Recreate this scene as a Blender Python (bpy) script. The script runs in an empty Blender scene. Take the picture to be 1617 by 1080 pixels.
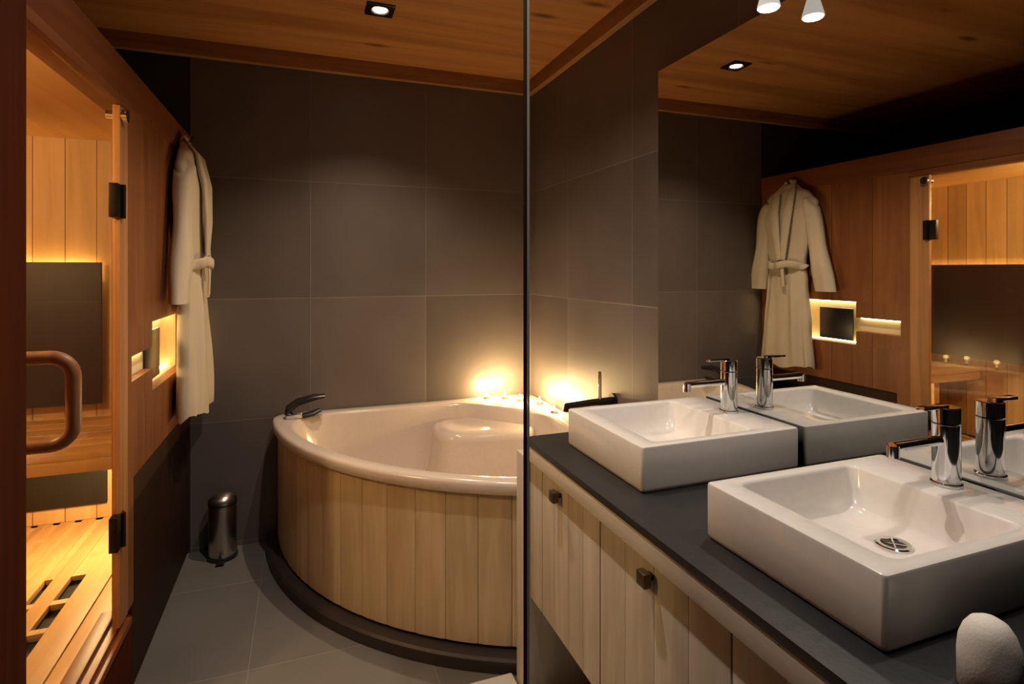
import bpy, bmesh, math, random
from mathutils import Vector, Matrix
random.seed(7)
S = bpy.context.scene
COL = S.collection
PI = math.pi

# ------------------------------------------------------------------ camera, world, exposure
cam_d = bpy.data.cameras.new('camera')
cam = bpy.data.objects.new('camera', cam_d); COL.objects.link(cam)
cam.location = (0, 0, 1.37)
cam.rotation_euler = (PI/2, 0, math.radians(-20.3))
cam_d.sensor_width = 36.0
cam_d.lens = 36.0*886/1617
cam_d.shift_y = -115/1617
cam_d.clip_start = 0.02
S.camera = cam
w = bpy.data.worlds.new('night'); S.world = w; w.use_nodes = True
w.node_tree.nodes['Background'].inputs[0].default_value = (0.9, 0.8, 0.75, 1)
w.node_tree.nodes['Background'].inputs[1].default_value = 0.002
S.view_settings.view_transform = 'Standard'
S.view_settings.look = 'None'
S.view_settings.exposure = 0.0
S.view_settings.gamma = 1.0
S.view_settings.use_curve_mapping = False
S.cycles.max_bounces = 10
S.cycles.glossy_bounces = 6
S.cycles.transparent_max_bounces = 12
S.cycles.sample_clamp_indirect = 3.0
S.cycles.caustics_reflective = False

# light strengths, all in one place
DOWN_W = 58.0
FRONT_W = 50.0
NEAR_W = 13.0
MIRROR_W = 12.0
CANDLE_W = 4.0
SAUNA_FILL_W = 34.0
STRIP_E = 20.0
WARM = (1.0, 0.76, 0.52)
NEUTRAL = (1.0, 0.87, 0.74)
AMBER = (1.0, 0.78, 0.42)

# ------------------------------------------------------------------ helpers
def obj(name, bm, mat, parent=None, smooth=True, angle=35):
    me = bpy.data.meshes.new(name)
    if parent is not None:
        off = Vector(parent['_o']) if '_o' in parent else Vector((0, 0, 0))
        bmesh.ops.translate(bm, verts=bm.verts, vec=-off)
    bmesh.ops.recalc_face_normals(bm, faces=bm.faces)
    bm.to_mesh(me); bm.free()
    mats = mat if isinstance(mat, (list, tuple)) else [mat]
    for m in mats: me.materials.append(m)
    if smooth:
        for p in me.polygons: p.use_smooth = True
        try: me.set_sharp_from_angle(angle=math.radians(angle))
        except Exception: pass
    o = bpy.data.objects.new(name, me); COL.objects.link(o)
    if parent is not None:
        o.parent = parent
        o['_o'] = parent['_o'] if '_o' in parent else (0, 0, 0)
    return o

def tag(o, label, cat, group=None, kind=None):
    o['label'] = label; o['category'] = cat
    if group: o['group'] = group
    if kind: o['kind'] = kind
    return o

def thing(name, loc, label, cat, group=None):
    o = bpy.data.objects.new(name, None); COL.objects.link(o)
    o.location = loc; o.empty_display_size = 0.05
    o['_o'] = tuple(loc)
    return tag(o, label, cat, group)

def struct(name, bm, mat, smooth=False, label=None):
    o = obj(name, bm, mat, None, smooth)
    o['kind'] = 'structure'
    if label: o['label'] = label
    return o

def copy_tree(o, parent=None):
    c = o.copy(); COL.objects.link(c)
    if parent is not None: c.parent = parent
    for ch in list(o.children): copy_tree(ch, c)
    return c

def BM(): return bmesh.new()

def box(bm, x0, x1, y0, y1, z0, z1, bev=0.0, seg=2):
    r = bmesh.ops.create_cube(bm, size=1.0)
    vs = r['verts']
    for v in vs:
        v.co = Vector(((x0+x1)/2+v.co.x*(x1-x0), (y0+y1)/2+v.co.y*(y1-y0), (z0+z1)/2+v.co.z*(z1-z0)))
    if bev > 0:
        es = set()
        for v in vs:
            for e in v.link_edges: es.add(e)
        bmesh.ops.bevel(bm, geom=list(es), offset=bev, segments=seg, profile=0.6, affect='EDGES')
    return bm

def loft(bm, rings, cap0=True, cap1=True, closed=True):
    vv = [[bm.verts.new(p) for p in r] for r in rings]
    n = len(rings[0])
    for a, b in zip(vv[:-1], vv[1:]):
        for i in range(n if closed else n-1):
            j = (i+1) % n
            bm.faces.new((a[i], a[j], b[j], b[i]))
    if cap0: bm.faces.new(list(reversed(vv[0])))
    if cap1: bm.faces.new(vv[-1])
    return vv

def lathe(bm, prof, cx, cy, n=32, cap0=True, cap1=True):
    rings = [[(cx+r*math.cos(2*PI*i/n), cy+r*math.sin(2*PI*i/n), z) for i in range(n)] for r, z in prof]
    return loft(bm, rings, cap0, cap1)

def tube(bm, pts, rad, n=12, flat=1.0, up=None, caps=True):
    """tube along pts; rad scalar or list; flat squashes along the 'up' side"""
    P = [Vector(p) for p in pts]
    R = rad if isinstance(rad, (list, tuple)) else [rad]*len(P)
    rings = []
    u = Vector(up) if up else None
    for i, p in enumerate(P):
        t = (P[min(i+1, len(P)-1)]-P[max(i-1, 0)]).normalized()
        if u is None:
            u = Vector((0, 0, 1)) if abs(t.z) < 0.9 else Vector((1, 0, 0))
        a = (u - t*u.dot(t)).normalized(); b = t.cross(a)
        if up is None: u = a
        rings.append([tuple(p + a*(R[i]*flat*math.cos(2*PI*k/n)) + b*(R[i]*math.sin(2*PI*k/n))) for k in range(n)])
    loft(bm, rings, caps, caps)
    return bm

def rrect(x0, x1, y0, y1, r, z, n=6):
    pts = []
    for cx, cy, a0 in ((x1-r, y1-r, 0), (x0+r, y1-r, 90), (x0+r, y0+r, 180), (x1-r, y0+r, 270)):
        for k in range(n+1):
            a = math.radians(a0+90*k/n)
            pts.append((cx+r*math.cos(a), cy+r*math.sin(a), z))
    return pts

# ------------------------------------------------------------------ materials
def new_mat(name):
    m = bpy.data.materials.new(name); m.use_nodes = True
    nt = m.node_tree; b = nt.nodes['Principled BSDF']
    return m, nt, b

def setp(b, **k):
    for kk, v in k.items():
        b.inputs[kk.replace('_', ' ')].default_value = v

def plain(name, col, rough=0.5, metal=0.0, spec=0.5, bump=0.0, bscale=60):
    m, nt, b = new_mat(name)
    setp(b, Base_Color=(*col, 1), Roughness=rough, Metallic=metal)
    b.inputs['Specular IOR Level'].default_value = spec
    tc = nt.nodes.new('ShaderNodeTexCoord'); nz = nt.nodes.new('ShaderNodeTexNoise')
    nz.inputs['Scale'].default_value = bscale; nz.inputs['Detail'].default_value = 4
    nt.links.new(tc.outputs['Object'], nz.inputs['Vector'])
    mx = nt.nodes.new('ShaderNodeMixRGB'); mx.inputs[1].default_value = (*[c*0.93 for c in col], 1)
    mx.inputs[2].default_value = (*[min(1, c*1.05) for c in col], 1)
    nt.links.new(nz.outputs['Fac'], mx.inputs[0]); nt.links.new(mx.outputs[0], b.inputs['Base Color'])
    if bump > 0:
        bp = nt.nodes.new('ShaderNodeBump'); bp.inputs['Strength'].default_value = bump; bp.inputs['Distance'].default_value = 0.004
        nt.links.new(nz.outputs['Fac'], bp.inputs['Height']); nt.links.new(bp.outputs[0], b.inputs['Normal'])
    return m

def emit(name, col, strength):
    m, nt, b = new_mat(name)
    nt.nodes.remove(b)
    e = nt.nodes.new('ShaderNodeEmission'); e.inputs[0].default_value = (*col, 1); e.inputs[1].default_value = strength
    nt.links.new(e.outputs[0], nt.nodes['Material Output'].inputs[0])
    return m

def wood(name, dark, light, grain='z', rough=0.45, scale=1.0, island=0.25, knots=False, plank=None, spec=0.4):
    """grain along axis; plank=(axis, width) draws board joints"""
    m, nt, b = new_mat(name); L = nt.links
    tc = nt.nodes.new('ShaderNodeTexCoord')
    mp = nt.nodes.new('ShaderNodeMapping')
    s = {'x': (1.2, 16, 16), 'y': (16, 1.2, 16), 'z': (16, 16, 1.2)}[grain]
    mp.inputs['Scale'].default_value = tuple(a*scale for a in s)
    geo = nt.nodes.new('ShaderNodeNewGeometry')
    add = nt.nodes.new('ShaderNodeVectorMath'); add.operation = 'ADD'
    mul = nt.nodes.new('ShaderNodeMath'); mul.operation = 'MULTIPLY'; mul.inputs[1].default_value = 7.3
    L.new(geo.outputs['Random Per Island'], mul.inputs[0])
    L.new(tc.outputs['Object'], add.inputs[0]); L.new(mul.outputs[0], add.inputs[1])
    L.new(add.outputs[0], mp.inputs['Vector'])
    nz = nt.nodes.new('ShaderNodeTexNoise'); nz.inputs['Scale'].default_value = 1.0
    nz.inputs['Detail'].default_value = 6; nz.inputs['Distortion'].default_value = 1.1
    L.new(mp.outputs[0], nz.inputs['Vector'])
    cr = nt.nodes.new('ShaderNodeValToRGB')
    cr.color_ramp.elements[0].position = 0.3; cr.color_ramp.elements[0].color = (*dark, 1)
    cr.color_ramp.elements[1].position = 0.7; cr.color_ramp.elements[1].color = (*light, 1)
    L.new(nz.outputs['Fac'], cr.inputs[0])
    out = cr.outputs[0]
    hsv = nt.nodes.new('ShaderNodeHueSaturation')
    mr = nt.nodes.new('ShaderNodeMapRange'); mr.inputs[3].default_value = 1-island; mr.inputs[4].default_value = 1+island
    L.new(geo.outputs['Random Per Island'], mr.inputs[0]); L.new(mr.outputs[0], hsv.inputs['Value'])
    L.new(out, hsv.inputs['Color']); out = hsv.outputs[0]
    height = nz.outputs['Fac']
    if knots:
        mk = nt.nodes.new('ShaderNodeMapping')
        mk.inputs['Scale'].default_value = {'x': (1.6, 5, 5), 'y': (5, 1.6, 5), 'z': (5, 5, 1.6)}[grain]
        L.new(tc.outputs['Object'], mk.inputs['Vector'])
        vo = nt.nodes.new('ShaderNodeTexVoronoi'); vo.inputs['Scale'].default_value = 1.0
        L.new(mk.outputs[0], vo.inputs['Vector'])
        kr = nt.nodes.new('ShaderNodeValToRGB')
        kr.color_ramp.elements[0].position = 0.05; kr.color_ramp.elements[0].color = (1, 1, 1, 1)
        kr.color_ramp.elements[1].position = 0.14; kr.color_ramp.elements[1].color = (0, 0, 0, 1)
        L.new(vo.outputs['Distance'], kr.inputs[0])
        mx = nt.nodes.new('ShaderNodeMixRGB'); mx.inputs[2].default_value = (dark[0]*.45, dark[1]*.35, dark[2]*.3, 1)
        L.new(kr.outputs[0], mx.inputs[0]); L.new(out, mx.inputs[1]); out = mx.outputs[0]
    if plank:
        sx = nt.nodes.new('ShaderNodeSeparateXYZ'); L.new(tc.outputs['Object'], sx.inputs[0])
        d = nt.nodes.new('ShaderNodeMath'); d.operation = 'DIVIDE'; d.inputs[1].default_value = plank[1]
        L.new(sx.outputs['xyz'.index(plank[0])], d.inputs[0])
        fl = nt.nodes.new('ShaderNodeMath'); fl.operation = 'FLOOR'; L.new(d.outputs[0], fl.inputs[0])
        wn = nt.nodes.new('ShaderNodeTexWhiteNoise'); wn.noise_dimensions = '1D'; L.new(fl.outputs[0], wn.inputs['W'])
        fr = nt.nodes.new('ShaderNodeMath'); fr.operation = 'FRACT'; L.new(d.outputs[0], fr.inputs[0])
        pp = nt.nodes.new('ShaderNodeMath'); pp.operation = 'PINGPONG'; pp.inputs[1].default_value = 0.5; L.new(fr.outputs[0], pp.inputs[0])
        lt = nt.nodes.new('ShaderNodeMath'); lt.operation = 'LESS_THAN'; lt.inputs[1].default_value = 0.0018/plank[1]; L.new(pp.outputs[0], lt.inputs[0])
        hv = nt.nodes.new('ShaderNodeHueSaturation'); m2 = nt.nodes.new('ShaderNodeMapRange')
        m2.inputs[3].default_value = 0.86; m2.inputs[4].default_value = 1.14
        L.new(wn.outputs['Value'], m2.inputs[0]); L.new(m2.outputs[0], hv.inputs['Value']); L.new(out, hv.inputs['Color'])
        mx = nt.nodes.new('ShaderNodeMixRGB'); mx.inputs[2].default_value = (dark[0]*.35, dark[1]*.3, dark[2]*.3, 1)
        L.new(lt.outputs[0], mx.inputs[0]); L.new(hv.outputs[0], mx.inputs[1]); out = mx.outputs[0]
    L.new(out, b.inputs['Base Color'])
    setp(b, Roughness=rough); b.inputs['Specular IOR Level'].default_value = spec
    bp = nt.nodes.new('ShaderNodeBump'); bp.inputs['Strength'].default_value = 0.12; bp.inputs['Distance'].default_value = 0.003
    L.new(height, bp.inputs['Height']); L.new(bp.outputs[0], b.inputs['Normal'])
    return m

def tile(name, c1, c2, mortar, ax, size, off, rough=0.45, offset=0.0):
    """square tiles in the plane of axes ax, joint lines pass through off"""
    m, nt, b = new_mat(name); L = nt.links
    tc = nt.nodes.new('ShaderNodeTexCoord')
    sx = nt.nodes.new('ShaderNodeSeparateXYZ'); L.new(tc.outputs['Object'], sx.inputs[0])
    cb = nt.nodes.new('ShaderNodeCombineXYZ')
    for i in (0, 1):
        ad = nt.nodes.new('ShaderNodeMath'); ad.operation = 'SUBTRACT'; ad.inputs[1].default_value = off[i]-60*size[i]
        L.new(sx.outputs['xyz'.index(ax[i])], ad.inputs[0]); L.new(ad.outputs[0], cb.inputs[i])
    br = nt.nodes.new('ShaderNodeTexBrick')
    br.offset = offset; br.squash = 1.0
    br.inputs['Scale'].default_value = 1.0
    br.inputs['Brick Width'].default_value = size[0]; br.inputs['Row Height'].default_value = size[1]
    br.inputs['Mortar Size'].default_value = 0.002; br.inputs['Mortar Smooth'].default_value = 0.2
    br.inputs['Color1'].default_value = (*c1, 1); br.inputs['Color2'].default_value = (*c2, 1)
    br.inputs['Mortar'].default_value = (*mortar, 1); br.inputs['Bias'].default_value = 0.0
    L.new(cb.outputs[0], br.inputs['Vector'])
    nz = nt.nodes.new('ShaderNodeTexNoise'); nz.inputs['Scale'].default_value = 3.2; nz.inputs['Detail'].default_value = 6
    L.new(tc.outputs['Object'], nz.inputs['Vector'])
    mr = nt.nodes.new('ShaderNodeMapRange'); mr.inputs[3].default_value = 0.8; mr.inputs[4].default_value = 1.2
    L.new(nz.outputs['Fac'], mr.inputs[0])
    hv = nt.nodes.new('ShaderNodeHueSaturation'); L.new(mr.outputs[0], hv.inputs['Value']); L.new(br.outputs['Color'], hv.inputs['Color'])
    L.new(hv.outputs[0], b.inputs['Base Color'])
    r2 = nt.nodes.new('ShaderNodeMapRange'); r2.inputs[3].default_value = rough-.08; r2.inputs[4].default_value = rough+.1
    L.new(nz.outputs['Fac'], r2.inputs[0]); L.new(r2.outputs[0], b.inputs['Roughness'])
    bp = nt.nodes.new('ShaderNodeBump'); bp.inputs['Strength'].default_value = 0.4; bp.inputs['Distance'].default_value = 0.002; bp.invert = True
    L.new(br.outputs['Fac'], bp.inputs['Height']); L.new(bp.outputs[0], b.inputs['Normal'])
    return m

def glass(name, tint, refl):
    m, nt, b = new_mat(name); L = nt.links
    nt.nodes.remove(b)
    tr = nt.nodes.new('ShaderNodeBsdfTransparent'); tr.inputs[0].default_value = (*tint, 1)
    gl = nt.nodes.new('ShaderNodeBsdfGlossy'); gl.inputs['Roughness'].default_value = 0.01
    fr = nt.nodes.new('ShaderNodeLayerWeight'); fr.inputs['Blend'].default_value = 0.5
    pw = nt.nodes.new('ShaderNodeMath'); pw.operation = 'POWER'; pw.inputs[1].default_value = 5.0
    L.new(fr.outputs['Facing'], pw.inputs[0])
    mp = nt.nodes.new('ShaderNodeMath'); mp.operation = 'MULTIPLY_ADD'; mp.inputs[1].default_value = 0.15; mp.inputs[2].default_value = refl; mp.use_clamp = True
    L.new(pw.outputs[0], mp.inputs[0])
    mx = nt.nodes.new('ShaderNodeMixShader')
    L.new(mp.outputs[0], mx.inputs[0]); L.new(tr.outputs[0], mx.inputs[1]); L.new(gl.outputs[0], mx.inputs[2])
    L.new(mx.outputs[0], nt.nodes['Material Output'].inputs[0])
    return m

M = {}
M['tile_back'] = tile('slate tile back', (.104, .086, .081), (.142, .118, .111), (.20, .17, .155), 'xz', (.6, .6), (.03, 1.222))
M['tile_right'] = tile('slate tile right', (.104, .086, .081), (.142, .118, .111), (.20, .17, .155), 'yz', (.6, .6), (1.985, 1.222))
M['tile_floor'] = tile('stone floor tile', (.155, .145, .135), (.175, .165, .155), (.24, .225, .2), 'xy', (.6, .6), (-.18, 2.11), rough=.4)
M['dark_wall'] = plain('dark brown wall', (.016, .012, .010), .75)
M['ceil'] = wood('pine ceiling', (.36, .145, .042), (.60, .29, .098), 'x', .5, .45, .0, True)
M['trim'] = wood('pine trim', (.22, .10, .04), (.40, .20, .085), 'x', .5, 1, .1)
M['trim_y'] = wood('pine trim lengthwise', (.22, .10, .04), (.40, .20, .085), 'y', .5, 1, .1)
M['sauna_front'] = wood('red cedar front', (.19, .062, .018), (.28, .105, .034), 'z', .42, .9, .0, False, ('y', .26))
M['sauna_beam'] = wood('red cedar beam', (.16, .044, .011), (.235, .075, .02), 'y', .45, .9, .1)
M['sauna_dark'] = wood('dark stained wood', (.058, .011, .003), (.085, .017, .005), 'z', .75, .9, .1, spec=.05)
M['lower'] = wood('dark lower wood', (.030, .013, .007), (.044, .019, .010), 'z', .6, .9, .1, spec=.2)
M['jamb'] = wood('cedar jamb', (.42, .18, .06), (.58, .28, .10), 'z', .45, 1, .1)
M['sauna_in'] = wood('sauna spruce', (.54, .34, .15), (.72, .48, .24), 'z', .55, .9, .05, False, ('x', .115))
M['sauna_in_y'] = wood('sauna spruce side', (.54, .34, .15), (.72, .48, .24), 'z', .55, .9, .05, False, ('y', .115))
M['sauna_ceil'] = wood('sauna ceiling', (.52, .30, .12), (.66, .40, .17), 'y', .6, .6, .05)
M['sauna_floor'] = wood('sauna floor boards', (.50, .30, .13), (.68, .44, .20), 'y', .5, 1, .12)
M['bench'] = wood('bench wood', (.52, .30, .12), (.72, .46, .2), 'x', .5, 1, .12)
M['backrest'] = plain('dark backrest', (.026, .010, .006), .5)
M['black_void'] = plain('black grille', (.008, .006, .005), .8)
M['clad'] = wood('tub cladding', (.52, .39, .235), (.68, .54, .34), 'z', .5, 1.2, .07)
M['van'] = wood('bleached oak', (.49, .44, .37), (.62, .57, .50), 'z', .5, 1.3, .06)
M['van_rail'] = wood('bleached oak rail', (.54, .49, .42), (.64, .59, .52), 'y', .5, 1.2, .04)
M['plinth'] = plain('dark plinth', (.035, .027, .024), .5)
M['acryl'] = plain('bath acrylic', (.66, .56, .48), .18, spec=.5)
M['ceramic'] = plain('white ceramic', (.80, .76, .72), .12, spec=.55)
M['slate'] = plain('slate worktop', (.016, .016, .018), .5, bump=.25, bscale=40)
M['white_edge'] = plain('cream edge', (.70, .62, .52), .4)
M['grey_panel'] = plain('grey green panel', (.17, .165, .13), .5)
M['chrome'] = plain('chrome', (.82, .82, .84), .07, 1.0)
M['steel'] = plain('brushed steel', (.55, .50, .47), .28, 1.0)
M['alu'] = plain('pale aluminium', (.75, .70, .64), .3, 1.0)
M['bronze'] = plain('dark bronze profile', (.045, .022, .010), .5, .0)
M['seal'] = plain('pale translucent seal', (.75, .68, .58), .35)
M['hinge'] = plain('dark hinge metal', (.03, .024, .02), .4, .8)
M['blk'] = plain('black plastic', (.012, .011, .013), .3)
M['handle'] = wood('handle wood', (.26, .10, .035), (.40, .17, .06), 'z', .4, 2, .0)
M['robe'] = plain('white terry', (.60, .51, .39), .95, spec=.1, bump=.25, bscale=220)
M['towel'] = plain('white towel', (.82, .78, .72), .95, spec=.1, bump=.12, bscale=300)
M['mat'] = plain('white mat', (.80, .77, .70), .95, spec=.1, bump=.6, bscale=200)
M['niche'] = plain('niche lining', (.78, .66, .42), .6)
M['knob'] = plain('bronze knob', (.16, .12, .085), .35, .8)
M['wax'] = plain('candle wax', (.85, .75, .55), .5)
M['mirror'] = plain('mirror silver', (.72, .73, .71), .0, 1.0)
M['mirror'].node_tree.nodes['Principled BSDF'].inputs['Roughness'].default_value = 0.0
M['lamp_lens'] = emit('lamp lens', (1, .9, .75), 14)
M['shade'] = plain('frosted lamp shade', (.8, .78, .74), .4)
for _k, _v in (('Emission Color', (1, .92, .82, 1)), ('Emission Strength', .55)): M['shade'].node_tree.nodes['Principled BSDF'].inputs[_k].default_value = _v
M['flame'] = emit('candle flame', (1, .72, .30), 60)
M['led'] = emit('warm led', (1, .72, .34), STRIP_E)
M['led_amber'] = emit('amber led', (1, .62, .2), 45)
M['clear'] = glass('screen glass', (.96, .975, .96), .02)
M['bronze_glass'] = glass('sauna door glass', (.98, .93, .84), .08)

# ------------------------------------------------------------------ the room
YB, XR, ZC, XS = 3.08, 1.26, 2.47, -0.517
XL, YN = -1.75, -0.75
struct('floor', box(BM(), XL-.1, XR+.1, YN-.1, YB+.1, -.1, 0), M['tile_floor'], label='grey stone tiled floor')
struct('ceiling', box(BM(), XL-.1, XR+.1, YN-.1, YB+.1, ZC, ZC+.1), M['ceil'], label='knotty pine board ceiling')
struct('wall_back', box(BM(), XS, XR+.1, YB, YB+.1, 0, ZC), M['tile_back'], label='dark slate tiled wall behind the bathtub')
struct('wall_back_left', box(BM(), XL-.1, XS, YB, YB+.1, 0, ZC), M['dark_wall'], label='dark brown wall above the sauna')  # left stretch of the back wall in an even dark brown
struct('wall_right', box(BM(), XR, XR+.1, YN-.1, YB, 0, ZC), M['tile_right'], label='dark slate tiled wall carrying the mirror')
struct('wall_left', box(BM(), XL-.1, XL, YN-.1, YB, 0, ZC), M['dark_wall'])
struct('wall_front', box(BM(), XL, XR, YN-.1, YN, 0, ZC), M['dark_wall'])
struct('trim_1', box(BM(), XL, XR, YB-.035, YB, ZC-.078, ZC, .004), M['trim'], label='pine cornice on the back wall')
struct('trim_2', box(BM(), XR-.035, XR, YN, YB-.035, ZC-.078, ZC, .004), M['trim_y'], label='pine cornice on the mirror wall')

# ------------------------------------------------------------------ sauna cabin
sa = thing('sauna_cabin', (XS, 2.0, 0), 'built-in sauna cabin of reddish cedar with glass door along one wall', 'sauna')
TH = .04
xi = XS-TH
bm = BM()
panels = [(2.05, 3.075, .70, .93), (2.05, 3.075, 1.18, 1.89), (2.05, 2.10, .93, 1.18), (2.10, 2.36, 1.09, 1.18), (2.10, 2.36, .93, 1.01), (2.98, 3.075, .93, 1.18), (2.05, 2.12, .30, .70)]
for y0, y1, z0, z1 in panels: box(bm, xi, XS, y0, y1, z0, z1)
obj('wall_panel', bm, M['sauna_front'], sa, False)
obj('lower_panel', box(BM(), xi, XS-.004, 2.12, 3.075, .02, .70, .003), M['lower'], sa)['label'] = 'darker lower panel'  # low part of the cabin front in a darker wood tone
obj('plinth', box(BM(), xi, XS-.004, 1.255, 2.12, .0, .26, .003), M['sauna_dark'], sa)['label'] = 'dark plinth under the door'
bm = BM()
box(bm, xi-.03, XS+.012, 1.25, 2.06, .262, .285, .004); box(bm, xi-.02, XS-.005, 1.25, 2.06, .285, .30, .004); box(bm, xi-.03, XS-.03, 1.25, 2.06, .30, .312, .003)
obj('threshold', bm, M['sauna_beam'], sa)
bm = BM()
box(bm, xi-.02, XS+.006, 1.20, 3.075, 1.885, 2.005, .005); box(bm, xi-.02, XS+.014, 1.20, 2.05, 1.855, 1.884, .006)
obj('top_beam', bm, M['sauna_beam'], sa)
bm = BM()
box(bm, XS-.012, XS+.008, 1.95, 1.99, .313, 1.854, .003); box(bm, XS-.012, XS+.003, 1.992, 2.049, .301, 1.884, .003)
obj('jamb', bm, M['jamb'], sa)
bm = BM()
box(bm, -.62, -.47, .70, 1.255, 0, 2.46, .004)
box(bm, -.4695, -.462, .72, 1.17, .15, 2.3, .003)
obj('corner_post', bm, M['sauna_dark'], sa)['label'] = 'dark red corner post at the door'
ix, iy0, iy1, iz0, iz1 = -1.66, .75, 2.965, .27, 1.94
obj('end_lining', box(BM(), ix, xi-.001, iy1, iy1+.03, iz0, iz1), M['sauna_in'], sa, False)
obj('side_lining', box(BM(), ix-.03, ix, iy0, iy1, iz0, iz1), M['sauna_in_y'], sa, False)
obj('near_lining', box(BM(), ix, -.62, iy0-.03, iy0, iz0, iz1), M['sauna_in'], sa, False)
obj('ceiling_lining', box(BM(), ix-.03, xi-.021, iy0-.03, iy1+.03, iz1, iz1+.03), M['sauna_ceil'], sa, False)
# floor boards: solid boards by the door, duckboard with slots beyond
bm = BM()
for x0, x1 in ((-.648, -.562), (-.738, -.652)):
    box(bm, x0, x1, iy0, iy1, iz0-.022, iz0, .003)
xs0 = -.784
while xs0 > ix+.06:
    y = iy0
    box(bm, xs0-.052, xs0, iy0, iy1, iz0-.022, iz0, .003); xs0 -= .078
for y in (0.95, 1.3, 1.62, 1.94, 2.1, 2.265, 2.45, 2.6, 2.8):
    box(bm, ix+.02, -.739, y-.014, y+.014, iz0-.020, iz0-.002, .002)
box(bm, ix+.02, -.739, 2.452, 2.95, iz0-.019, iz0-.003)
box(bm, ix+.02, -.739, iy0, 1.9, iz0-.019, iz0-.003)
obj('floor_board', bm, M['sauna_floor'], sa)
obj('floor_pan', box(BM(), ix-.03, xi, iy0-.03, iy1+.03, iz0-.06, iz0-.03), M['black_void'], sa, False)
# dark backrests on two walls, black grille low on the end wall
obj('backrest', box(BM(), ix+.05, -.83, iy1-.055, iy1-.035, .785, 1.40, .004), M['backrest'], sa)['label'] = 'dark backrest panel on the end wall'
bm = BM()
box(bm, ix+.035, ix+.055, 1.92, iy1-.06, .785, 1.40, .004); box(bm, ix+.035, ix+.055, iy0+.1, 1.915, .785, 1.40, .004)
obj('backrest', bm, M['backrest'], sa)['label'] = 'dark backrest panel on the long wall'
obj('vent_grille', box(BM(), -1.3, -.82, iy1-.012, iy1-.001, .335, .52, .003), M['black_void'], sa)['label'] = 'black vent grille low on the end wall'
# lit niche
bm = BM()
def niche_box(bm, y0, y1, z0, z1, d):
    t = .012
    box(bm, xi-d-t, xi-d, y0-t, y1+t, z0-t, z1+t)
    box(bm, xi-d, xi-.001, y0-t, y0, z0-t, z1+t); box(bm, xi-d, xi-.001, y1, y1+t, z0-t, z1+t)
    box(bm, xi-d, xi-.001, y0, y1, z0-t, z0); box(bm, xi-d, xi-.001, y0, y1, z1, z1+t)
niche_box(bm, 2.375, 2.98, .93, 1.18, .06)
box(bm, XS-.039, XS-.030, 2.101, 2.359, 1.011, 1.089)
obj('niche_lining', bm, M['niche'], sa, False)['label'] = 'pale lining of the lit niche'
obj('niche_back', box(BM(), xi-.086, xi-.074, 2.40, iy1-.001, .90, 1.21), M['sauna_in_y'], sa, False)
bm = BM()
box(bm, xi-.05, xi-.035, 2.385, 2.97, 1.170, 1.178); box(bm, xi-.05, xi-.035, 2.385, 2.97, .932, .938)
box(bm, XS-.029, XS-.020, 2.115, 2.345, 1.083, 1.089)
obj('led_strip', bm, M['led'], sa, False)['label'] = 'glowing warm light strip in the niche'
bm = BM(); box(bm, -1.6, -.86, iy1-.024, iy1-.006, 1.362, 1.372); box(bm, ix+.006, ix+.024, 1.0, 2.9, 1.362, 1.372)
obj('led_strip', bm, M['led_amber'], sa, False)['label'] = 'amber light strip above the backrests'
# door: glass pane with hinges, clamp and handle
do = obj('door', box(BM(), XS-.008, XS, 1.258, 1.948, .318, 1.85, .001), M['bronze_glass'], sa, False)
do['label'] = 'frameless glass sauna door'
for zz in (1.57, .60):
    bm = BM(); box(bm, XS-.012, XS+.011, 1.915, 1.98, zz-.05, zz+.05, .003)
    tube(bm, [(XS+.014, 1.957, zz-.05), (XS+.014, 1.957, zz+.05)], .007)
    obj('hinge', bm, M['hinge'], do)
bm = BM(); tube(bm, [(XS-.03, 1.965, 1.825), (XS+.02, 1.965, 1.825)], .014, 16); tube(bm, [(XS+.012, 1.965, 1.825), (XS+.024, 1.965, 1.825)], .019, 16)
obj('clamp', bm, M['chrome'], do)['label'] = 'round chrome clamp at the top'
hy, hx = 1.36, XS+.083
bm = BM(); pts = []
z_t, z_b, rc = 1.195, 1.02, .04
pts = [(XS-.012, hy, z_b)]
for k in range(0, 9):
    a = -PI/2 + PI/2*k/8; pts.append((hx-rc+rc*math.cos(a), hy, z_b+rc+rc*math.sin(a)))
for k in range(0, 9):
    a = PI/2*k/8; pts.append((hx-rc+rc*math.cos(a), hy, z_t-rc+rc*math.sin(a)))
pts.append((XS-.012, hy, z_t))
tube(bm, pts, .0135, 14, up=(0, 1, 0))
obj('handle', bm, M['handle'], do)['label'] = 'C-shaped wooden pull handle'
def light(name, kind, loc, energy, color, parent=None, rot=None, **k):
    d = bpy.data.lights.new(name, kind); d.energy = energy; d.color = color
    for kk, v in k.items(): setattr(d, kk, v)
    o = bpy.data.objects.new(name, d); COL.objects.link(o); o.location = loc
    if rot: o.rotation_euler = rot
    if parent is not None:
        o.parent = parent; o.location = Vector(loc)-Vector(parent['_o'])
    return o
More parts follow.
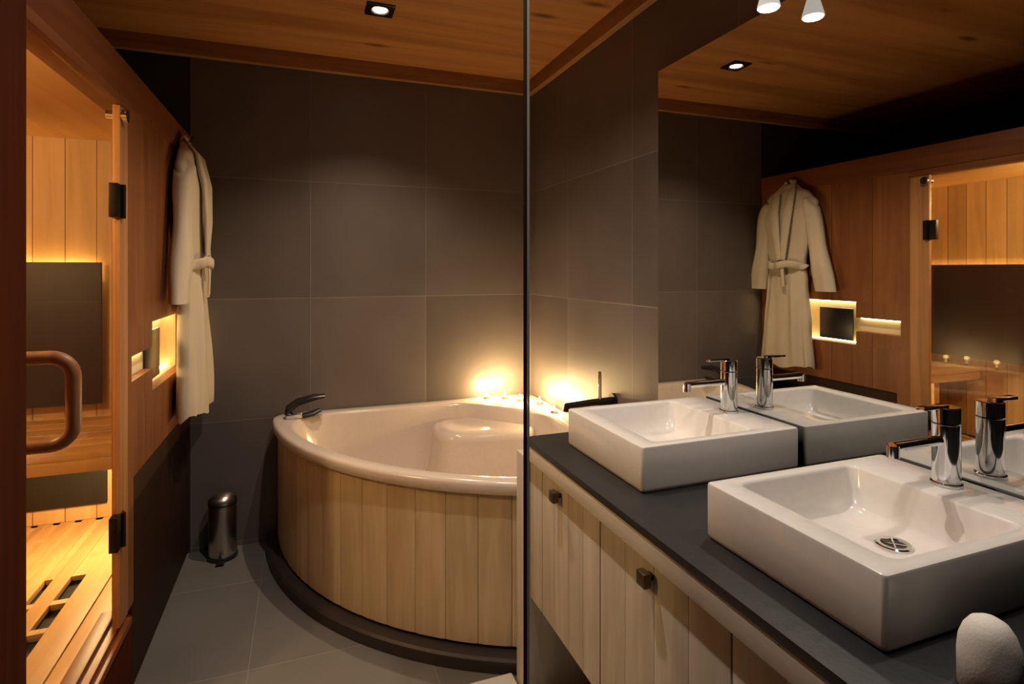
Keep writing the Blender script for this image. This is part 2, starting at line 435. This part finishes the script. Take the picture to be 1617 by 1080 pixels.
# sauna bench and the lamps in the cabin
be = thing('sauna_bench', (-1.1, 2.66, .27), 'spruce sauna bench behind the glass door, under the dark backrest', 'bench')
bm = BM()
for k in range(6):
    y0 = 2.375+k*.097; box(bm, ix+.003, -.563, y0, y0+.091, .70, .725, .004)
obj('seat', bm, M['bench'], be)
obj('apron', box(BM(), ix+.003, -.563, 2.372, 2.394, .655, .698, .004), M['bench'], be)
bm = BM(); box(bm, -1.30, -1.25, 2.40, 2.95, .271, .70, .004)
obj('support', bm, M['bench'], be)
sl = thing('sauna_lamp', (-.70, 2.62, .62), 'small round lamp under the sauna bench', 'lamp')
bm = BM(); lathe(bm, [(.03, .655), (.035, .685), (.035, .698)], -.70, 2.62, 20)
obj('lamp_body', bm, M['steel'], sl)
bm = BM(); lathe(bm, [(.024, .650), (.026, .654)], -.70, 2.62, 20)
obj('lens', bm, M['led_amber'], sl)
light('lamp_light', 'POINT', (-.70, 2.62, .60), 16, AMBER, sl, shadow_soft_size=.03)
s2 = thing('sauna_lamp', (-1.25, 1.5, 1.85), 'added fill lamp under the sauna ceiling, unseen behind the corner post', 'lamp')  # unseen fill lamp, added to brighten the cabin interior
bm = BM(); lathe(bm, [(.03, 1.90), (.055, 1.91), (.06, 1.939)], -1.25, 1.5, 24)
obj('lamp_body', bm, M['steel'], s2)
bm = BM(); lathe(bm, [(.02, 1.890), (.04, 1.899)], -1.25, 1.5, 24)
obj('lens', bm, M['led_amber'], s2)
light('lamp_light', 'POINT', (-1.25, 1.5, 1.82), SAUNA_FILL_W, AMBER, s2, shadow_soft_size=.05)

# black square panel in the niche
pl = thing('control_panel', (XS-.02, 2.52, .945), 'black square control panel standing in the lit niche', 'panel')
obj('plate', box(BM(), XS-.048, XS-.034, 2.41, 2.635, .945, 1.135, .003), M['blk'], pl)
bm = BM(); box(bm, xi-.058, XS-.049, 2.47, 2.575, 1.0, 1.08, .003)
obj('bracket', bm, M['hinge'], pl)

# ------------------------------------------------------------------ bathrobe on its hook
hk = thing('coat_hook', (XS, 2.80, 1.925), 'small dark coat hook holding up the bathrobe', 'hook')
bm = BM(); box(bm, XS, XS+.008, 2.785, 2.815, 1.90, 1.95, .002)
obj('back_plate', bm, M['hinge'], hk)
bm = BM(); tube(bm, [(XS+.004, 2.80, 1.93), (XS+.03, 2.80, 1.925), (XS+.05, 2.80, 1.93), (XS+.058, 2.80, 1.95)], .006)
obj('prong', bm, M['hinge'], hk)

ry = 2.80
rb = thing('bathrobe', (-.46, ry, .78), 'white terry bathrobe hanging on the cedar sauna wall beside the niche', 'bathrobe')
def sm(a, b, t): t = max(0, min(1, t)); t = t*t*(3-2*t); return a+(b-a)*t
def keyed(keys, z):
    for (z0, v0), (z1, v1) in zip(keys[:-1], keys[1:]):
        if z <= z0 and z >= z1: return sm(v0, v1, (z0-z)/(z0-z1))
    return keys[-1][1] if z < keys[-1][0] else keys[0][1]
aw = [(1.925, .035), (1.90, .075), (1.85, .165), (1.78, .225), (1.70, .215), (1.55, .165), (1.40, .135), (1.30, .15), (1.0, .18), (.75, .205)]
tk = [(1.925, .020), (1.85, .034), (1.7, .045), (1.40, .043), (1.2, .048), (.78, .054)]
rings = []
n = 96
zs = [1.925-k*(1.925-.755)/60 for k in range(61)]
for zi, z in enumerate(zs):
    a = keyed(aw, z); b = keyed(tk, z); f = sm(0, 1, (1.72-z)/.8)
    r = []
    for i in range(n):
        t = 2*PI*i/n
        fold = 1+f*(.20*math.sin(7*t+1.3*math.sin(z*3))+.13*math.sin(12*t+z*2.1)) + .06*math.sin(5*t+z*9)
        c, s = math.cos(t), math.sin(t)
        y = ry+a*math.copysign(abs(c)**.8, c)
        x = (XS+.008+b) + b*math.copysign(abs(s)**.8, s)*(fold if s > 0 else 1)
        zz = z + (.012*math.sin(3*t) + .006*math.sin(7*t) if zi == len(zs)-1 else 0)
        if z > 1.84: zz = z - .05*abs(y-ry)/.2*(0 if z < 1.86 else 0)
        r.append((x, y, zz))
    rings.append(r)
bm = BM(); loft(bm, rings)
obj('robe_body', bm, M['robe'], rb, True, 80)
for sgn in (-1, 1):
    bm = BM(); rr = []
    m = 26
    for k in range(m+1):
        t = k/m
        z = 1.815-(1.815-1.235)*t
        off = .168+.118*t
        if sgn > 0: off = min(off, .165+.085*t)
        cy = ry+sgn*off
        half = .064+.004*t+.005*math.sin(t*9); th = .036+.004*math.sin(t*11)
        if k == 0: half *= .75; th *= .6
        ring = []
        for i in range(28):
            a = 2*PI*i/28
            fo = 1+.10*math.sin(5*a+t*4)
            ring.append((XS+.056+th*math.sin(a)*fo, cy+half*math.cos(a), z-.05*abs(math.cos(a))*(1-t)*(1 if math.cos(a)*sgn > 0 else 0)))
        rr.append(ring)
    # rolled-in cuff
    rr.append([(XS+.056+(p[0]-XS-.056)*.8, cy+(p[1]-cy)*.8, 1.245) for p in rr[-1]])
    loft(bm, rr)
    obj('sleeve', bm, M['robe'], rb, True, 80)
bm = BM()
for sgn in (-1, 1):
    pts = [(XS+.03, ry+sgn*.03, 1.93), (XS+.085, ry+sgn*.060, 1.86), (XS+.112, ry+sgn*.055, 1.74), (XS+.118, ry+sgn*.035, 1.58), (XS+.114, ry+sgn*.016, 1.43)]
    tube(bm, pts, [.016, .030, .036, .032, .020], 12, .35, (1, 0, 0))
tube(bm, [(XS+.03, ry-.035, 1.925), (XS+.022, ry, 1.94), (XS+.03, ry+.035, 1.925)], .02, 12, .8, (1, 0, 0))
obj('collar', bm, M['robe'], rb, True, 80)
bm = BM()
ring = []
for i in range(49):
    t = PI*i/48
    ring.append((XS+.05+.078*math.sin(t)+.006*math.sin(9*t), ry+.140*math.cos(t), 1.395+.008*math.sin(4*t)))
tube(bm, ring, .024, 10, .3, (1, 0, 0))
tube(bm, [(XS+.122, ry-.012, 1.40), (XS+.126, ry-.025, 1.33), (XS+.124, ry-.028, 1.26)], .015, 10, .3, (1, 0, 0))
lathe(bm, [(.010, 1.380), (.018, 1.39), (.018, 1.402), (.010, 1.412)], XS+.116, ry, 14)
obj('belt', bm, M['robe'], rb, True, 80)

# ------------------------------------------------------------------ corner bathtub
CX, CY = 1.255, 3.075
YG = 1.738
Q = Vector((.72, 2.47))
def arc_poly(R, ymin, xmax, ymax, chamfer=None):
    pts = []
    a_end = PI+math.asin(min(1, (CY-ymin)/R))
    a0 = PI+math.asin(max(0, (CY-ymax)/R))
    for k in range(81):
        a = a0+(a_end-a0)*k/80
        pts.append(Vector((CX+R*math.cos(a), CY+R*math.sin(a))))
    pts.append(Vector((xmax, ymin)))
    if chamfer: pts += [Vector((xmax, chamfer[1])), Vector((chamfer[0], ymax))]
    else: pts.append(Vector((xmax, ymax)))
    return pts
def radial(poly, N):
    out = []
    for i in range(N):
        th = 2*PI*i/N; d = Vector((math.cos(th), math.sin(th))); best = 9
        for p, q in zip(poly, poly[1:]+poly[:1]):
            e = q-p; den = d.x*e.y-d.y*e.x
            if abs(den) < 1e-9: continue
            w_ = p-Q
            t = (w_.x*e.y-w_.y*e.x)/den; s = (w_.x*d.y-w_.y*d.x)/den
            if t > 0 and -1e-6 <= s <= 1+1e-6: best = min(best, t)
        out.append(best)
    return out
def blur(r, k, it):
    for _ in range(it):
        r = [sum(r[(i+j) % len(r)] for j in range(-k, k+1))/(2*k+1) for i in range(len(r))]
    return r
NT = 256
ro = radial(arc_poly(1.405, YG, CX, CY), NT)
rbl = blur(ro, 2, 2)
# round only the free corner by the back wall, keep the wall corner sharp
ro = [min(a, b+.004) for a, b in zip(ro, rbl)]
ri = blur(radial(arc_poly(1.335, 1.84, 1.15, 2.985, (.78, 2.62)), NT), 5, 3)
def ring_t(r, sc, z, d=0.0, sh=(0, 0)):
    return [(Q.x+sh[0]+(r[i]*sc-d)*math.cos(2*PI*i/NT), Q.y+sh[1]+(r[i]*sc-d)*math.sin(2*PI*i/NT), z) for i in range(NT)]
tb = thing('corner_bathtub', (.72, 2.47, 0), 'corner bathtub with white rim and curved front of vertical wood boards', 'bathtub')
ZT = .64
bm = BM()
loft(bm, [ring_t(ro, 1, ZT-.048, .02), ring_t(ro, 1, ZT-.046, .004), ring_t(ro, 1, ZT-.036, 0), ring_t(ro, 1, ZT-.015), ring_t(ro, 1, ZT-.004, .005), ring_t(ro, 1, ZT, .016),
          ring_t(ri, 1, ZT, -.018), ring_t(ri, 1, ZT-.004, -.006), ring_t(ri, 1, ZT-.016, 0), ring_t(ri, .965, ZT-.10), ring_t(ri, .93, ZT-.2), ring_t(ri, .88, ZT-.32), ring_t(ri, .82, ZT-.40),
          ring_t(ri, .74, ZT-.44), ring_t(ri, .5, ZT-.455), ring_t(ri, .05, ZT-.46)], False, True)
obj('basin_shell', bm, M['acryl'], tb, True, 60)
bm = BM()
def seat_ring(e, z):
    p = []
    for cx_, cy_, a0 in ((1.02, 2.86, 0), (.74, 2.86, 90), (.74, 2.76, 180), (1.02, 2.72, 270)):
        for k in range(9):
            a = math.radians(a0+90*k/8); p.append((cx_+(.12-e)*math.cos(a), cy_+(.12-e)*math.sin(a), z))
    return p
loft(bm, [seat_ring(-.05, .24), seat_ring(-.01, .40), seat_ring(0, .52), seat_ring(.006, .55), seat_ring(.022, .565), seat_ring(.06, .568)])
obj('corner_seat', bm, M['acryl'], tb, True, 60)
bm = BM()
RB = 1.38
a_end = PI+math.asin((CY-1.742)/RB); nb = 15
for k in range(nb):
    g = .0007
    a0 = PI+.012+(a_end-PI-.012)*k/nb+g; a1 = PI+.012+(a_end-PI-.012)*(k+1)/nb-g
    rings = []
    for j in range(7):
        a = a0+(a1-a0)*j/6; rr_ = RB-(.002 if j in (0, 6) else 0)
        c, s = math.cos(a), math.sin(a)
        rings.append([(CX+rr_*c, CY+rr_*s, .062), (CX+rr_*c, CY+rr_*s, .597), (CX+(RB-.03)*c, CY+(RB-.03)*s, .597), (CX+(RB-.03)*c, CY+(RB-.03)*s, .062)])
    loft(bm, rings)
obj('cladding', bm, M['clad'], tb, True, 25)
bm = BM()
rings = []
ap = PI+math.asin((CY-1.742)/1.432)
for j in range(49):
    a = PI+(ap-PI)*j/48; c, s = math.cos(a), math.sin(a)
    rings.append([(CX+1.432*c, CY+1.432*s, 0.001), (CX+1.432*c, CY+1.432*s, .042), (CX+1.424*c, CY+1.424*s, .05), (CX+1.30*c, CY+1.30*s, .05), (CX+1.30*c, CY+1.30*s, .001)])
loft(bm, rings)
obj('plinth', bm, M['plinth'], tb, True, 40)['label'] = 'dark curved plinth'
gp = None
bm = BM(); box(bm, -.085, -.005, 2.925, 2.975, ZT, ZT+.028, .008, 3)
gp = obj('grip_handle', bm, M['chrome'], tb)
bm = BM()
tube(bm, [(-.075, 2.95, ZT+.022), (-.07, 2.948, ZT+.05), (-.03, 2.945, ZT+.078), (.04, 2.94, ZT+.096), (.095, 2.94, ZT+.10)], [.026, .034, .032, .028, .02], 14, .6, (0, 0, 1))
tube(bm, [(-.01, 2.93, ZT+.012), (.04, 2.93, ZT+.02), (.075, 2.935, ZT+.035)], [.02, .02, .014], 12, .7, (0, 0, 1))
obj('grip', bm, M['blk'], gp)['label'] = 'black curved grip'

# bath mixer on the right wall
mx = thing('bath_mixer', (XR, 2.13, .80), 'dark chrome bath mixer on the tiled wall behind the far basin', 'tap')
bm = BM(); tube(bm, [(XR-.001, 2.13, .80), (XR-.012, 2.13, .80)], .032, 20); tube(bm, [(XR-.01, 2.13, .80), (1.16, 2.13, .80), (1.03, 2.13, .795)], [.017, .015, .013], 14)
tube(bm, [(1.035, 2.13, .80), (1.03, 2.13, .772)], .013, 14)
obj('spout', bm, M['hinge'], mx)
bm = BM(); tube(bm, [(1.19, 2.13, .81), (1.19, 2.13, .93)], [.008, .007], 12)
obj('lever', bm, M['chrome'], mx)

# tealights on the corner deck
cand_spots = [(.965, 3.02), (1.06, 2.985), (1.12, 2.90), (1.195, 2.80), (1.19, 2.60)]
cand_labels = ['lit tealight on the bathtub deck nearest the middle of the back wall', 'second lit tealight from the bathtub end of the row along the corner deck', 'lit tealight in the middle of the row on the corner deck', 'lit tealight on the deck by the mirror wall, just past the corner', 'lit tealight on the deck closest to the bath mixer']
proto = None
for i, (x, y) in enumerate(cand_spots):
    if proto is None:
        t = thing('tealight', (x, y, ZT), cand_labels[i], 'candle', 'tealights on the bathtub corner deck')
        bm = BM(); lathe(bm, [(.019, ZT+.0005), (.0195, ZT+.015), (.0185, ZT+.015), (.018, ZT+.006)], x, y, 24)
        obj('cup', bm, M['steel'], t)
        bm = BM(); lathe(bm, [(.0178, ZT+.0065), (.0178, ZT+.012), (.004, ZT+.0115)], x, y, 20)
        obj('wax', bm, M['wax'], t)
        bm = BM(); lathe(bm, [(.001, ZT+.013), (.004, ZT+.019), (.0045, ZT+.024), (.003, ZT+.032), (.0006, ZT+.041)], x, y, 12)
        obj('flame', bm, M['flame'], t)
        light('flame_light', 'POINT', (x, y, ZT+.055), CANDLE_W, (1, .66, .28), t, shadow_soft_size=.015)
        proto = t
    else:
        c = copy_tree(proto); c.location = (x, y, ZT); c['label'] = cand_labels[i]

# ------------------------------------------------------------------ pedal bin
px, py = -.365, 2.985
pb = thing('pedal_bin', (px, py, 0), 'small steel pedal bin on the floor in the corner beside the bathtub', 'bin')
bm = BM(); lathe(bm, [(.061, .018), (.062, .02), (.062, .255), (.061, .256)], px, py, 40)
obj('body', bm, M['steel'], pb)
bm = BM(); lathe(bm, [(.064, .0005), (.066, .004), (.066, .016), (.062, .018)], px, py, 40)
obj('base', bm, M['blk'], pb)['label'] = 'black plastic base'
bm = BM(); lathe(bm, [(.063, .257), (.064, .258), (.064, .2645), (.063, .2655)], px, py, 40)
obj('collar', bm, M['blk'], pb)['label'] = 'black collar under the lid'
bm = BM(); lathe(bm, [(.064, .266), (.064, .276), (.056, .292), (.038, .304), (.018, .310), (.002, .311)], px, py, 40)
obj('lid', bm, M['steel'], pb)
bm = BM(); box(bm, px-.018, px+.018, py-.1, py-.065, .006, .014, .003)
obj('pedal', bm, M['blk'], pb)

# ------------------------------------------------------------------ glass screen between bath and vanity
gs = thing('glass_screen', (.34, .84, 0), 'frameless floor to ceiling glass screen seen edge-on in front of the vanity', 'glass screen')
def slab(bm, y0, y1, l0, l1, z0, z1):
    """upright slab in the screen's plane; y along the screen, l across it"""
    d = Vector((.3706, .9288)); nn = Vector((.9288, -.3706))
    b4 = [d*(y0/.9288)+nn*l0, d*(y1/.9288)+nn*l0, d*(y1/.9288)+nn*l1, d*(y0/.9288)+nn*l1]
    loft(bm, [[(p.x, p.y, z0) for p in b4], [(p.x, p.y, z1) for p in b4]])
bm = BM(); slab(bm, .765, 1.03, -.0045, .0012, .001, ZC-.001)
obj('pane', bm, M['clear'], gs, False)
bm = BM(); slab(bm, .748, .7645, -.0040, .0012, .001, ZC-.001)
obj('gasket', bm, M['bronze'], gs, False)['label'] = 'dark bronze edge seal'
bm = BM(); slab(bm, .752, .768, .0013, .0048, .001, ZC-.001)
obj('edge_profile', bm, M['seal'], gs, False)['label'] = 'pale edge profile'
bm = BM(); box(bm, .14, .652, 1.20, 1.764, .001, .022, .009, 3)
tag(obj('bath_mat', bm, M['mat']), 'white bath mat on the floor at the foot of the glass screen', 'bath mat')

# ------------------------------------------------------------------ vanity
vy0, vy1, vx = -.14, 1.652, .686
vn = thing('vanity_cabinet', (.96, .73, .33), 'pale wood vanity cabinet with boarded doors below the slate worktop', 'cabinet')
bm = BM(); box(bm, vx, XR-.004, vy0, vy1, .33, .774, .002); box(bm, vx+.005, XR-.004, vy0, vy1, .772, .819); box(bm, vx-.014, vx-.001, 1.555, vy1-.003, .332, .774, .002)
obj('body', bm, M['van'], vn)
obj('gable', box(BM(), .655, XR-.004, 1.653, 1.728, .001, .775, .003), M['van'], vn)['label'] = 'pale end gable reaching down to the floor'
obj('rail', box(BM(), .654, vx+.004, vy0, vy1, .775, .8205, .002), M['van_rail'], vn)['label'] = 'pale front rail under the worktop'
for d0, d1 in ((1.203, 1.552), (.757, 1.199), (.31, .753)):
    bm = BM(); nbd = 4; wd = (d1-d0)/nbd
    for k in range(nbd): box(bm, vx-.014, vx-.001, d0+k*wd+.0005, d0+(k+1)*wd-.0005, .334, .773, .0012)
    dr = obj('door', bm, M['van'], vn)
    kc = d0+(d1-d0)*.52 if d0 < 1.2 else 1.43
    bm = BM(); tube(bm, [(vx-.013, kc, .735), (vx-.026, kc, .735)], .007, 12); box(bm, vx-.042, vx-.024, kc-.015, kc+.015, .720, .750, .003)
    obj('knob', bm, M['knob'], dr)['label'] = 'square bronze knob'
wt = obj('worktop', box(BM(), .652, XR-.003, vy0, 1.652, .822, .84, .002), M['slate']); tag(wt, 'long dark slate worktop on the vanity under both basins', 'worktop')

# basins
def make_basin(y0, y1, label, near):
    x0, x1, z0, z1 = .745, 1.232, .8405, .95
    b_ = thing('washbasin', ((x0+x1)/2, (y0+y1)/2, z0), label, 'washbasin', 'rectangular washbasins on the worktop')
    bm = BM()
    ix0, ix1, iy0_, iy1_ = x0+.055, x1-.130, y0+.030, y1-.030
    def R(e, z, r=.008): return rrect(x0+e, x1-e, y0+e, y1-e, r, z)
    def I(e, z, r=.02): return rrect(ix0+e, ix1-e, iy0_+e, iy1_-e, r, z)
    loft(bm, [R(.006, z0), R(.002, z0+.004), R(0, z0+.010), R(0, z1-.005), R(.0015, z1-.0015), R(.005, z1),
              I(-.006, z1), I(-.002, z1-.002), I(0, z1-.006), I(.010, z1-.045), I(.018, z1-.072, .03), I(.030, z1-.083, .035), I(.06, z1-.087, .03), I(.11, z1-.089, .01)], True, True)
    obj('bowl', bm, M['ceramic'], b_, True, 40)
    dx, dy, dz = ix1-.085, (y0+y1)/2, z1-.0885
    bm = BM(); lathe(bm, [(.031, dz), (.031, dz+.003), (.028, dz+.005), (.021, dz+.0045), (.020, dz+.002), (.006, dz+.001)], dx, dy, 32)
    for k in range(4):
        a = PI/4+PI/2*k; tube(bm, [(dx, dy, dz+.0035), (dx+.021*math.cos(a), dy+.021*math.sin(a), dz+.0035)], .002, 8)
    dd = obj('drain', bm, M['chrome'], b_)
    bm = BM(); lathe(bm, [(.0195, dz+.0022), (.0193, dz+.0028)], dx, dy, 24)
    obj('drain_hole', bm, M['blk'], dd)
    return b_
make_basin(.542, .908, 'white rectangular washbasin closest to the rolled towel', True)
make_basin(1.132, 1.53, 'white rectangular washbasin at the glass screen end of the worktop', False)

def make_tap(yc, label):
    xc, z = 1.175, .9505
    t = thing('basin_tap', (xc, yc, z), label, 'tap', 'chrome taps on the washbasins')
    bm = BM(); lathe(bm, [(.027, z), (.027, z+.005), (.0235, z+.007), (.0235, z+.118), (.022, z+.119)], xc, yc, 32)
    obj('body', bm, M['chrome'], t)
    bm = BM(); tube(bm, [(xc-.015, yc, z+.088), (xc-.15, yc, z+.088)], .0095, 14); tube(bm, [(xc-.148, yc, z+.092), (xc-.148, yc, z+.070)], .011, 14)
    obj('spout', bm, M['chrome'], t)
    bm = BM(); lathe(bm, [(.0235, z+.1215), (.0235, z+.150), (.022, z+.152)], xc, yc, 32); box(bm, xc-.075, xc-.005, yc-.009, yc+.009, z+.150, z+.157, .002)
    obj('lever', bm, M['chrome'], t)
    return t
make_tap(.733, 'chrome tap on the washbasin closest to the rolled towel')
make_tap(1.331, 'chrome tap on the washbasin at the glass screen end')

# rolled towel standing on the worktop
tx, ty, tz = .805, .452, .841
bm = BM()
prof = [(.027, tz), (.0325, tz+.004), (.0328, tz+.045), (.0312, tz+.062), (.0265, tz+.076), (.020, tz+.086), (.011, tz+.0915), (.002, tz+.093)]
lathe(bm, prof, tx, ty, 36)
tw = obj('rolled_towel', bm, M['towel'], None, True, 80); tag(tw, 'small white towel rolled up, standing on the slate worktop beside a washbasin', 'towel')

# mirror and its spotlights
mo = obj('wall_mirror', box(BM(), 1.242, XR-.001, -.3, 1.78, .842, 2.11), M['mirror'], None, False)
tag(mo, 'large frameless mirror on the tiled wall above the worktop', 'mirror')
def aim(o, d):
    o.rotation_euler = Vector(d).to_track_quat('-Z', 'Y').to_euler()
def make_spot(y, label):
    x, z = 1.163, 2.085
    t = thing('mirror_spotlight', (XR, y, 2.16), label, 'spotlight', 'spotlights above the mirror')
    bm = BM(); box(bm, XR-.022, XR-.001, y-.05, y+.05, 2.125, 2.165, .003); tube(bm, [(XR-.02, y, 2.145), (x+.01, y, 2.145), (x, y, 2.14), (x, y, 2.125)], .007, 10)
    obj('bracket', bm, M['steel'], t)
    bm = BM(); lathe(bm, [(.014, 2.128), (.016, 2.118), (.028, 2.075), (.0285, 2.068), (.026, 2.068), (.024, 2.076)], x, y, 28, True, True)
    obj('shade', bm, M['shade'], t)['label'] = 'frosted glowing shade'
    bm = BM(); lathe(bm, [(.0255, 2.0655), (.0255, 2.0675)], x, y, 28)
    obj('lens', bm, M['lamp_lens'], t)
    bm = BM(); lathe(bm, [(.032, 2.050), (.033, 2.052), (.030, 2.085), (.028, 2.085)], x, y, 28, False, False)
    l = light('spot_light', 'SPOT', (x-.002, y, 2.046), MIRROR_W, NEUTRAL, t, spot_size=math.radians(125), spot_blend=.8, shadow_soft_size=.025)
    bm.free()
    return t
make_spot(1.168, 'chrome spotlight above the far end of the mirror')
make_spot(.60, 'chrome spotlight above the mirror, over the near washbasin')

# ceiling downlights
def make_down(x, y, label, watts, tone=WARM, cone=140):
    t = thing('ceiling_downlight', (x, y, ZC), label, 'ceiling light', 'square recessed ceiling downlights')
    bm = BM(); z = ZC
    h, hh = .058, .036
    loft(bm, [rrect(x-h, x+h, y-h, y+h, .004, z-.0005), rrect(x-h, x+h, y-h, y+h, .004, z-.006), rrect(x-h+.003, x+h-.003, y-h+.003, y+h-.003, .004, z-.008), rrect(x-hh, x+hh, y-hh, y+hh, .03, z-.008), rrect(x-hh, x+hh, y-hh, y+hh, .03, z-.0005)], False, False)
    obj('trim_ring', bm, M['hinge'], t)
    bm = BM(); lathe(bm, [(.030, z-.002), (.030, z-.005), (.022, z-.0075), (.002, z-.008)], x, y, 28)
    obj('lens', bm, M['lamp_lens'], t)
    light('down_light', 'SPOT', (x, y, z-.016), watts, tone, t, spot_size=math.radians(cone), spot_blend=.9, shadow_soft_size=.014)
    return t
make_down(.30, 2.42, 'square recessed ceiling downlight over the bathtub', DOWN_W, WARM, 112)
make_down(.28, 1.47, 'square recessed ceiling downlight over the floor in front of the vanity', FRONT_W, NEUTRAL)
make_down(.30, .35, 'square recessed ceiling downlight over the near end of the vanity', NEAR_W, NEUTRAL)

for o in bpy.data.objects:
    if '_o' in o: del o['_o']
